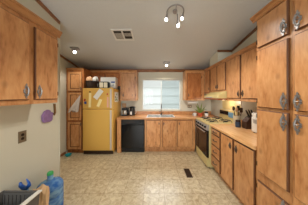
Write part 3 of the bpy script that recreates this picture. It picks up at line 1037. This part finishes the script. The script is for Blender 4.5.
# ceiling return-air vent
V = thing('ceiling_vent', 'square white return-air vent grille in the ceiling', 'vent', (-0.59, 2.235, zc(2.235)))
vm = MB()
hw, hd_ = 0.185, 0.145
vm.box(-hw, -hw + 0.028, -hd_, hd_, -0.014, -0.002).box(hw - 0.028, hw, -hd_, hd_, -0.014, -0.002)
vm.box(-hw + 0.028, hw - 0.028, -hd_, -hd_ + 0.028, -0.014, -0.002).box(-hw + 0.028, hw - 0.028, hd_ - 0.028, hd_, -0.014, -0.002)
vm.box(-0.013, 0.013, -hd_ + 0.028, hd_ - 0.028, -0.014, -0.002)
vm.build('frame', M['white_metal'], V, (0, 0, 0), (tilt(), 0, 0))
MB().box(-hw + 0.028, hw - 0.028, -hd_ + 0.028, hd_ - 0.028, -0.0035, -0.002).build('backing', M['vent_dark'], V, (0, 0, 0), (tilt(), 0, 0))
sl = MB()
for s, (a, b) in ((-1, (-0.055, 0.115)), (1, (-0.055, 0.03)), (1, (0.085, 0.115))):
    x0, x1 = (-hw + 0.03, -0.014) if s < 0 else (0.014, hw - 0.03)
    n = max(2, int((b - a) / 0.0125))
    for i in range(n):
        y = a + (b - a) * i / n
        sl.hexa([(x0, y, -0.011), (x1, y, -0.011), (x1, y + 0.0118, -0.008), (x0, y + 0.0118, -0.008), (x0, y, -0.0095), (x1, y, -0.0095), (x1, y + 0.0118, -0.0068), (x0, y + 0.0118, -0.0068)])
sl.build('louvres', M['vent_grey'], V, (0, 0, 0), (tilt(), 0, 0))

# floor register
R_ = thing('floor_register', 'brown metal floor register set in the vinyl floor', 'vent', (0.632, 2.295, 0.001))
fm = MB()
fm.box(-0.055, -0.042, -0.13, 0.13, 0, 0.006).box(0.042, 0.055, -0.13, 0.13, 0, 0.006)
fm.box(-0.042, 0.042, -0.13, -0.115, 0, 0.006).box(-0.042, 0.042, 0.115, 0.13, 0, 0.006)
fm.build('frame', M['register'], R_)
gm = MB().box(-0.042, 0.042, -0.115, 0.115, 0, 0.001)
for i in range(14):
    y = -0.108 + i * 0.0163
    gm.box(-0.041, 0.041, y, y + 0.006, 0.001, 0.005)
gm.build('grille', M['grille'], R_)

# ------------------------------------------------------------------ left wall things
O = thing('wall_outlet', 'antique metal outlet plate on the near left wall', 'outlet', (XL + 0.001, 1.39, 1.0))
MB().box(0, 0.006, -0.043, 0.043, -0.066, 0.066).build('plate', M['plate'], O, bevel=0.002)
for z in (-0.022, 0.022):
    MB().lathe([(0.017, 0.0), (0.016, 0.003)], seg=14).build('socket', M['hinge'], O, (0.0065, 0, z), (0, PI / 2, 0))

pm = MB()
outline = [(-0.085, 0.02), (-0.08, -0.05), (-0.055, -0.085), (0.05, -0.085), (0.075, -0.06), (0.08, 0.0), (0.09, 0.03), (0.075, 0.05), (0.055, 0.045), (0.04, 0.08), (0.0, 0.095), (-0.05, 0.075)]
pm.prism([(y, z) for y, z in outline], 'X', 0.0, 0.028)
tag(pm.build('oven_mitt', M['purple'], None, (XL + 0.003, 1.70, 1.185), bevel=0.01, seg=3), 'purple quilted oven mitt hanging on the near left wall', 'oven mitt')
st = MB()
st.prism([(-0.022, 0.09), (0.012, 0.09), (0.022, -0.05), (-0.002, -0.09), (-0.028, -0.07), (-0.012, -0.04)], 'X', 0.0, 0.012)
tag(st.build('wall_hook', M['strap'], None, (XL + 0.002, 1.835, 1.265), bevel=0.003), 'brown curved hook on the wall beside the purple mitt', 'hook')

# ------------------------------------------------------------------ worktop things, back
cmk = thing('coffee_maker', 'black drip coffee maker on the worktop next to the refrigerator', 'coffee maker', (-0.86, 3.50, 0.911))
MB().box(-0.085, 0.085, -0.12, 0.10, 0.0, 0.03).build('base', M['black'], cmk, bevel=0.006)
MB().box(-0.085, 0.085, 0.03, 0.10, 0.031, 0.16).build('column', M['black'], cmk, bevel=0.004)
MB().box(-0.085, 0.085, -0.11, 0.10, 0.161, 0.225).build('brew_head', M['black'], cmk, bevel=0.01)
MB().lathe([(0.05, 0.0), (0.058, 0.03), (0.058, 0.07), (0.045, 0.105), (0.048, 0.12)], (0, -0.045, 0.032), 18).build('carafe', M['steel'], cmk, smooth=True)
cn = thing('canister', 'tall black-lidded steel canister right of the coffee maker', 'canister', (-0.66, 3.50, 0.911))
MB().lathe([(0.075, 0.0), (0.078, 0.01), (0.072, 0.2), (0.07, 0.215)], seg=20).build('body', M['black_iron'], cn, smooth=True)
MB().lathe([(0.085, 0.2155), (0.088, 0.235), (0.07, 0.255), (0.02, 0.262)], seg=20).build('lid', M['black'], cn, smooth=True)
MB().box(-0.05, 0.0, -0.082, -0.0765, 0.03, 0.12).build('label_panel', M['white_metal'], cn)
MB().tube([(0.075, 0, 0.19), (0.11, 0, 0.17), (0.11, 0, 0.08), (0.077, 0, 0.05)], 0.007, 8).build('handle', M['white_metal'], cn, smooth=True)
# plate on the wall behind
tag(MB().box(-1.02, -0.90, YB - 0.012, YB - 0.001, 1.12, 1.25).build('wooden_plaque', M['tan_wood'], bevel=0.003), 'tan wooden plaque on the back wall above the coffee maker', 'plaque')

# paper towel under corner cabinet
pt = thing('paper_towel_holder', 'white paper towel roll mounted under the corner wall cabinet', 'paper towel', (1.11, 3.52, 1.288))
MB().tube([(-0.135, 0, 0), (0.135, 0, 0)], 0.036, 20).build('roll', M['paper'], pt, smooth=True)
for x in (-0.146, 0.146):
    MB().box(x - 0.006, x + 0.006, -0.018, 0.018, -0.02, 0.0605).build('bracket', M['white'], pt, bevel=0.002)

# wall outlet under the corner cabinet
O = thing('wall_outlet', 'pale double outlet on the back wall beneath the paper towel roll', 'outlet', (1.08, YB - 0.001, 1.155))
MB().box(-0.06, 0.06, -0.006, 0, -0.045, 0.045).build('plate', M['plate'], O, bevel=0.002)
for x in (-0.025, 0.025):
    MB().box(x - 0.014, x + 0.014, -0.009, -0.0065, -0.022, 0.022).build('socket', M['cream_plastic'], O)

# aloe plant
al = thing('potted_aloe', 'spiky green aloe plant in a terracotta pot in the corner', 'plant', (1.27, 3.38, 0.911))
MB().lathe([(0.05, 0.0), (0.065, 0.07), (0.072, 0.07), (0.072, 0.095), (0.062, 0.095), (0.058, 0.075)], seg=20, cap=False).build('pot', M['terracotta'], al, smooth=True)
MB().lathe([(0.048, 0.002), (0.058, 0.08), (0.0, 0.084)], seg=18, cap=False).build('soil', M['soil'], al)
def leaf(a, tiltf, ln, wd):
    m = MB()
    pts, rs = [], []
    for i in range(6):
        t = i / 5
        out = ln * t * math.sin(tiltf * (0.7 + 0.5 * t))
        up = ln * t * math.cos(tiltf * (0.7 + 0.5 * t))
        pts.append((0.018 * math.cos(a) + out * math.cos(a), 0.018 * math.sin(a) + out * math.sin(a), 0.085 + up))
        rs.append(max(0.0015, wd * (1 - t) ** 0.75))
    m.tube(pts, rs, 6)
    return m
for k in range(13):
    leaf(k * 2.399, 0.12 + 0.075 * k, 0.24 + 0.04 * math.sin(k * 1.3) + (0.05 if k < 5 else 0), 0.019).build('leaf', M['leaf'], al, smooth=True)
mg = thing('mug', 'white mug standing left of the aloe pot', 'mug', (1.135, 3.40, 0.911))
MB().lathe([(0.034, 0.0), (0.04, 0.01), (0.042, 0.085), (0.038, 0.085), (0.036, 0.012), (0.0, 0.01)], seg=18, cap=False).build('cup', M['white_ceramic'], mg, smooth=True)
MB().tube([(-0.04, 0, 0.07), (-0.065, 0, 0.06), (-0.065, 0, 0.03), (-0.04, 0, 0.02)], 0.006, 8).build('handle', M['white_ceramic'], mg, smooth=True)
jr = thing('spice_jar', 'small pale jar with dark lid right of the aloe pot', 'jar', (1.44, 3.36, 0.911))
MB().lathe([(0.045, 0.0), (0.048, 0.01), (0.048, 0.08), (0.04, 0.09)], seg=18).build('glass', M['white_ceramic'], jr, smooth=True)
MB().lathe([(0.046, 0.0905), (0.046, 0.115), (0.042, 0.12)], seg=18).build('lid', M['black'], jr, smooth=True)

# ------------------------------------------------------------------ worktop things, right
cz = 0.911
ck = thing('utensil_crock', 'beige stoneware crock on the right worktop by the range', 'crock', (1.585, 2.315, cz))
MB().lathe([(0.055, 0.0), (0.06, 0.008), (0.066, 0.175), (0.068, 0.182), (0.06, 0.182), (0.054, 0.02), (0.0, 0.014)], seg=22, cap=False).build('jar', M['crock'], ck, smooth=True)
def utensil(name, label, dx, dy, lean, ln, mat, head):
    u = thing(name, label, 'utensil', (1.585 + dx, 2.315 + dy, cz + 0.03), 0, 'utensils in the beige crock')
    top = Vector((lean[0], lean[1], ln))
    MB().tube([(0, 0, 0), top], 0.006, 8).build('handle', M[mat], u, smooth=True)
    if head == 'spoon':
        MB().ball(top * 1.06, 0.028, 1.0, 0.45, 1.5).build('bowl', M[mat], u, smooth=True)
    elif head == 'spatula':
        p = top * 1.0
        MB().box(p.x - 0.03, p.x + 0.03, p.y - 0.004, p.y + 0.004, p.z, p.z + 0.09).build('blade', M[mat], u, bevel=0.004)
    elif head == 'whisk':
        m = MB()
        for i in range(4):
            a = i * PI / 4
            c = [(top.x + 0.026 * math.sin(t) * math.cos(a), top.y + 0.026 * math.sin(t) * math.sin(a), top.z + 0.05 - 0.05 * math.cos(t)) for t in [j * PI / 8 for j in range(9)]]
            m.tube(c, 0.002, 5)
            m.tube([(2 * top.x - q[0], 2 * top.y - q[1], q[2]) for q in c], 0.002, 5)
        m.build('wires', M['chrome'], u, smooth=True)
utensil('spoon', 'dark wooden spoon leaning left in the beige crock', -0.012, 0.012, (-0.025, 0.03, ), 0.27, 'dark_wood', 'spoon')
utensil('spatula', 'black spatula standing tall in the beige crock', 0.015, 0.014, (0.03, 0.02), 0.25, 'black', 'spatula')
utensil('spoon', 'tan wooden spoon standing in the middle of the beige crock', -0.018, -0.020, (-0.02, -0.025), 0.26, 'tan_wood', 'spoon')
utensil('spatula', 'dark wooden spatula leaning toward the knife block in the beige crock', 0.02, -0.012, (0.022, -0.04), 0.22, 'dark_wood', 'spatula')

jn = thing('jar', 'dark blue jar in front of the knife block', 'jar', (1.50, 2.17, cz))
MB().lathe([(0.04, 0), (0.043, 0.006), (0.043, 0.09), (0.036, 0.1)], seg=18).build('body', M['navy'], jn, smooth=True)
MB().lathe([(0.038, 0.1005), (0.038, 0.125), (0.034, 0.128)], seg=18).build('lid', M['hinge'], jn, smooth=True)

kb = thing('knife_block', 'dark slanted knife block with knives on the right worktop', 'knife block', (1.62, 2.08, cz), 0.0)
blk = [(-0.085, 0.0), (0.085, 0.0), (0.085, 0.13), (0.0, 0.235), (-0.085, 0.15)]
MB().prism([(-0.075, 0.0), (0.075, 0.0), (0.075, 0.23), (-0.02, 0.19), (-0.075, 0.12)], 'Y', -0.055, 0.055).build('block', M['dark_wood'], kb, bevel=0.004)
for i, (t, y) in enumerate(((0.15, -0.03), (0.5, -0.03), (0.85, -0.03), (0.3, 0.012), (0.75, 0.012), (0.5, 0.04))):
    bx0 = Vector((-0.02 + 0.095 * t, y, 0.193 + 0.04 * t))
    kn = MB().tube([bx0 + Vector((-0.002, 0, 0.002)), bx0 + Vector((-0.03, 0, 0.07)), bx0 + Vector((-0.042, 0, 0.10))], [0.008, 0.010, 0.008], 8)
    o = kn.build('knife', M['black'], None, (1.62, 2.08, cz), smooth=True)
    tag(o, 'black-handled knife standing in the dark knife block', 'knife', 'knives in the knife block')

bm_ = thing('bread_maker', 'white upright countertop appliance beside the pantry cabinet', 'appliance', (1.60, 1.745, cz))
MB().box(-0.11, 0.105, -0.13, 0.12, 0.012, 0.25).build('body', M['white'], bm_, bevel=0.02, seg=3)
MB().box(-0.105, 0.10, -0.125, 0.115, 0.2505, 0.305).build('lid', M['white'], bm_, bevel=0.012, seg=3)
MB().box(-0.1135, -0.1105, -0.05, 0.07, 0.15, 0.21).build('control_panel', M['silver'], bm_)
for x in (-0.08, 0.08):
    for y in (-0.1, 0.09):
        MB().lathe([(0.014, 0), (0.014, 0.012)], (x, y, 0), 8).build('foot', M['black'], bm_)

sp = thing('bottle', 'slim salmon-coloured bottle behind the knife block against the wall', 'bottle', (1.70, 2.20, cz))
sp.location = (1.668, 1.955, cz)
MB().lathe([(0.03, 0), (0.035, 0.02), (0.03, 0.20), (0.012, 0.27), (0.012, 0.30)], seg=16).build('body', M['orange'], sp, smooth=True)
tag(sp, 'slim salmon-coloured bottle behind the knife block against the wall', 'bottle')
MB().lathe([(0.014, 0.3005), (0.014, 0.325)], seg=12).build('cap', M['white'], sp)

# ------------------------------------------------------------------ left foreground
wb = thing('water_bottle', 'large blue water bottle with green cap at the end of the left wall', 'water bottle', (-1.335, 1.53, 0.0))
MB().lathe([(0.125, 0.001), (0.135, 0.012), (0.137, 0.10), (0.133, 0.108), (0.137, 0.116), (0.137, 0.21), (0.133, 0.218), (0.137, 0.226), (0.137, 0.315), (0.132, 0.345), (0.112, 0.372), (0.075, 0.392), (0.040, 0.402), (0.033, 0.412), (0.030, 0.470)], seg=28).build('body', M['bottle'], wb, smooth=True)
MB().lathe([(0.033, 0.4705), (0.034, 0.475), (0.032, 0.500), (0.028, 0.505)], seg=18).build('cap', M['green_cap'], wb, smooth=True)
MB().tube([(0.06, -0.13, 0.30), (0.07, -0.155, 0.27), (0.07, -0.155, 0.20), (0.06, -0.13, 0.17)], 0.012, 8).build('grip', M['bottle'], wb, smooth=True)

# dark hamper
bn = thing('laundry_hamper', 'dark grey ribbed hamper in the bottom left corner', 'hamper', (-1.31, 0.94, 0.0))
ax0, ax1, ay0, ay1, bz = -0.19, 0.17, -0.24, 0.25, 0.52
def frustum(m, i0, i1, z0, z1):
    pass
m = MB()
tt = 0.012
s0 = 0.86
def ringpts(sx, z, ins):
    return [((ax0 + ins) * sx, (ay0 + ins) * sx, z), ((ax1 - ins) * sx, (ay0 + ins) * sx, z), ((ax1 - ins) * sx, (ay1 - ins) * sx, z), ((ax0 + ins) * sx, (ay1 - ins) * sx, z)]
rings = [ringpts(s0, 0.0, 0), ringpts(1, bz, 0), ringpts(1, bz, tt), ringpts(s0, 0.012, tt)]
rv = [[m.bm.verts.new(p) for p in r] for r in rings]
for a, b in zip(rv, rv[1:]):
    for i in range(4):
        m._f([a[i], a[(i + 1) % 4], b[(i + 1) % 4], b[i]])
m._f(rv[0][::-1]); m._f(rv[-1])
m.build('body', M['bin'], bn)
rb = MB()
for i in range(9):
    x = ax0 + 0.025 + i * 0.0385
    rb.hexa([(x * s0 - .006, (ay1 - tt) * s0 - 0.008, 0.02), (x * s0 + .006, (ay1 - tt) * s0 - 0.008, 0.02), (x * s0 + .006, (ay1 - tt) * s0 - .001, 0.02), (x * s0 - .006, (ay1 - tt) * s0 - .001, 0.02),
             (x - .006, ay1 - tt - 0.008, bz - 0.02), (x + .006, ay1 - tt - 0.008, bz - 0.02), (x + .006, ay1 - tt - .001, bz - 0.02), (x - .006, ay1 - tt - .001, bz - 0.02)])
rb.build('ribs', M['bin'], bn)
MB().tube([(ax0, ay0, bz + 0.006), (ax0, ay1, bz + 0.006), (ax1 - 0.02, ay1, bz + 0.006)], 0.008, 8).build('rim', M['bin'], bn)
MB().box(ax1 - 0.022, ax1 + 0.018, ay0, ay1 + 0.008, bz + 0.001, bz + 0.018).build('rim_edging', M['white'], bn, bevel=0.006)

kp = MB()
n = 20
R2 = []
for j in range(7):
    t = j / 6
    ring = []
    for i in range(n):
        a = 2 * PI * i / n
        k = 1 + 0.14 * math.sin(5 * a + 3 * t) + 0.10 * math.sin(9 * a + 7 * t)
        rx = 0.075 * (1 - 0.15 * t)
        ring.append(kp.bm.verts.new((rx * k * math.cos(a), 0.055 * k * math.sin(a), 0.455 * t + (0.03 * math.sin(4 * a) if j == 6 else 0))))
    R2.append(ring)
for a, b in zip(R2, R2[1:]):
    for i in range(n):
        kp._f([a[i], a[(i + 1) % n], b[(i + 1) % n], b[i]])
kp._f(R2[0][::-1])
kp._f(R2[-1])
tag(kp.build('paper_bag', M['kraft'], None, (-1.235, 1.30, 0.002)), 'crumpled tan paper bag between the hamper and the water bottle', 'bag')

jg = thing('water_jug', 'blue plastic jug with curved handle behind the dark hamper', 'jug', (-1.41, 1.30, 0.0))
MB().lathe([(0.075, 0.001), (0.08, 0.01), (0.08, 0.33), (0.06, 0.40), (0.03, 0.43), (0.03, 0.455)], seg=20).build('body', M['bottle'], jg, smooth=True)
MB().tube([(-0.05, 0, 0.535), (-0.045, 0, 0.50), (-0.015, 0, 0.475), (0.02, 0, 0.475), (0.045, 0, 0.50), (0.045, 0, 0.53), (0.015, 0, 0.575)], [0.010, 0.018, 0.022, 0.022, 0.018, 0.012, 0.004], 10).build('handle', M['blue_strong'], jg, smooth=True)
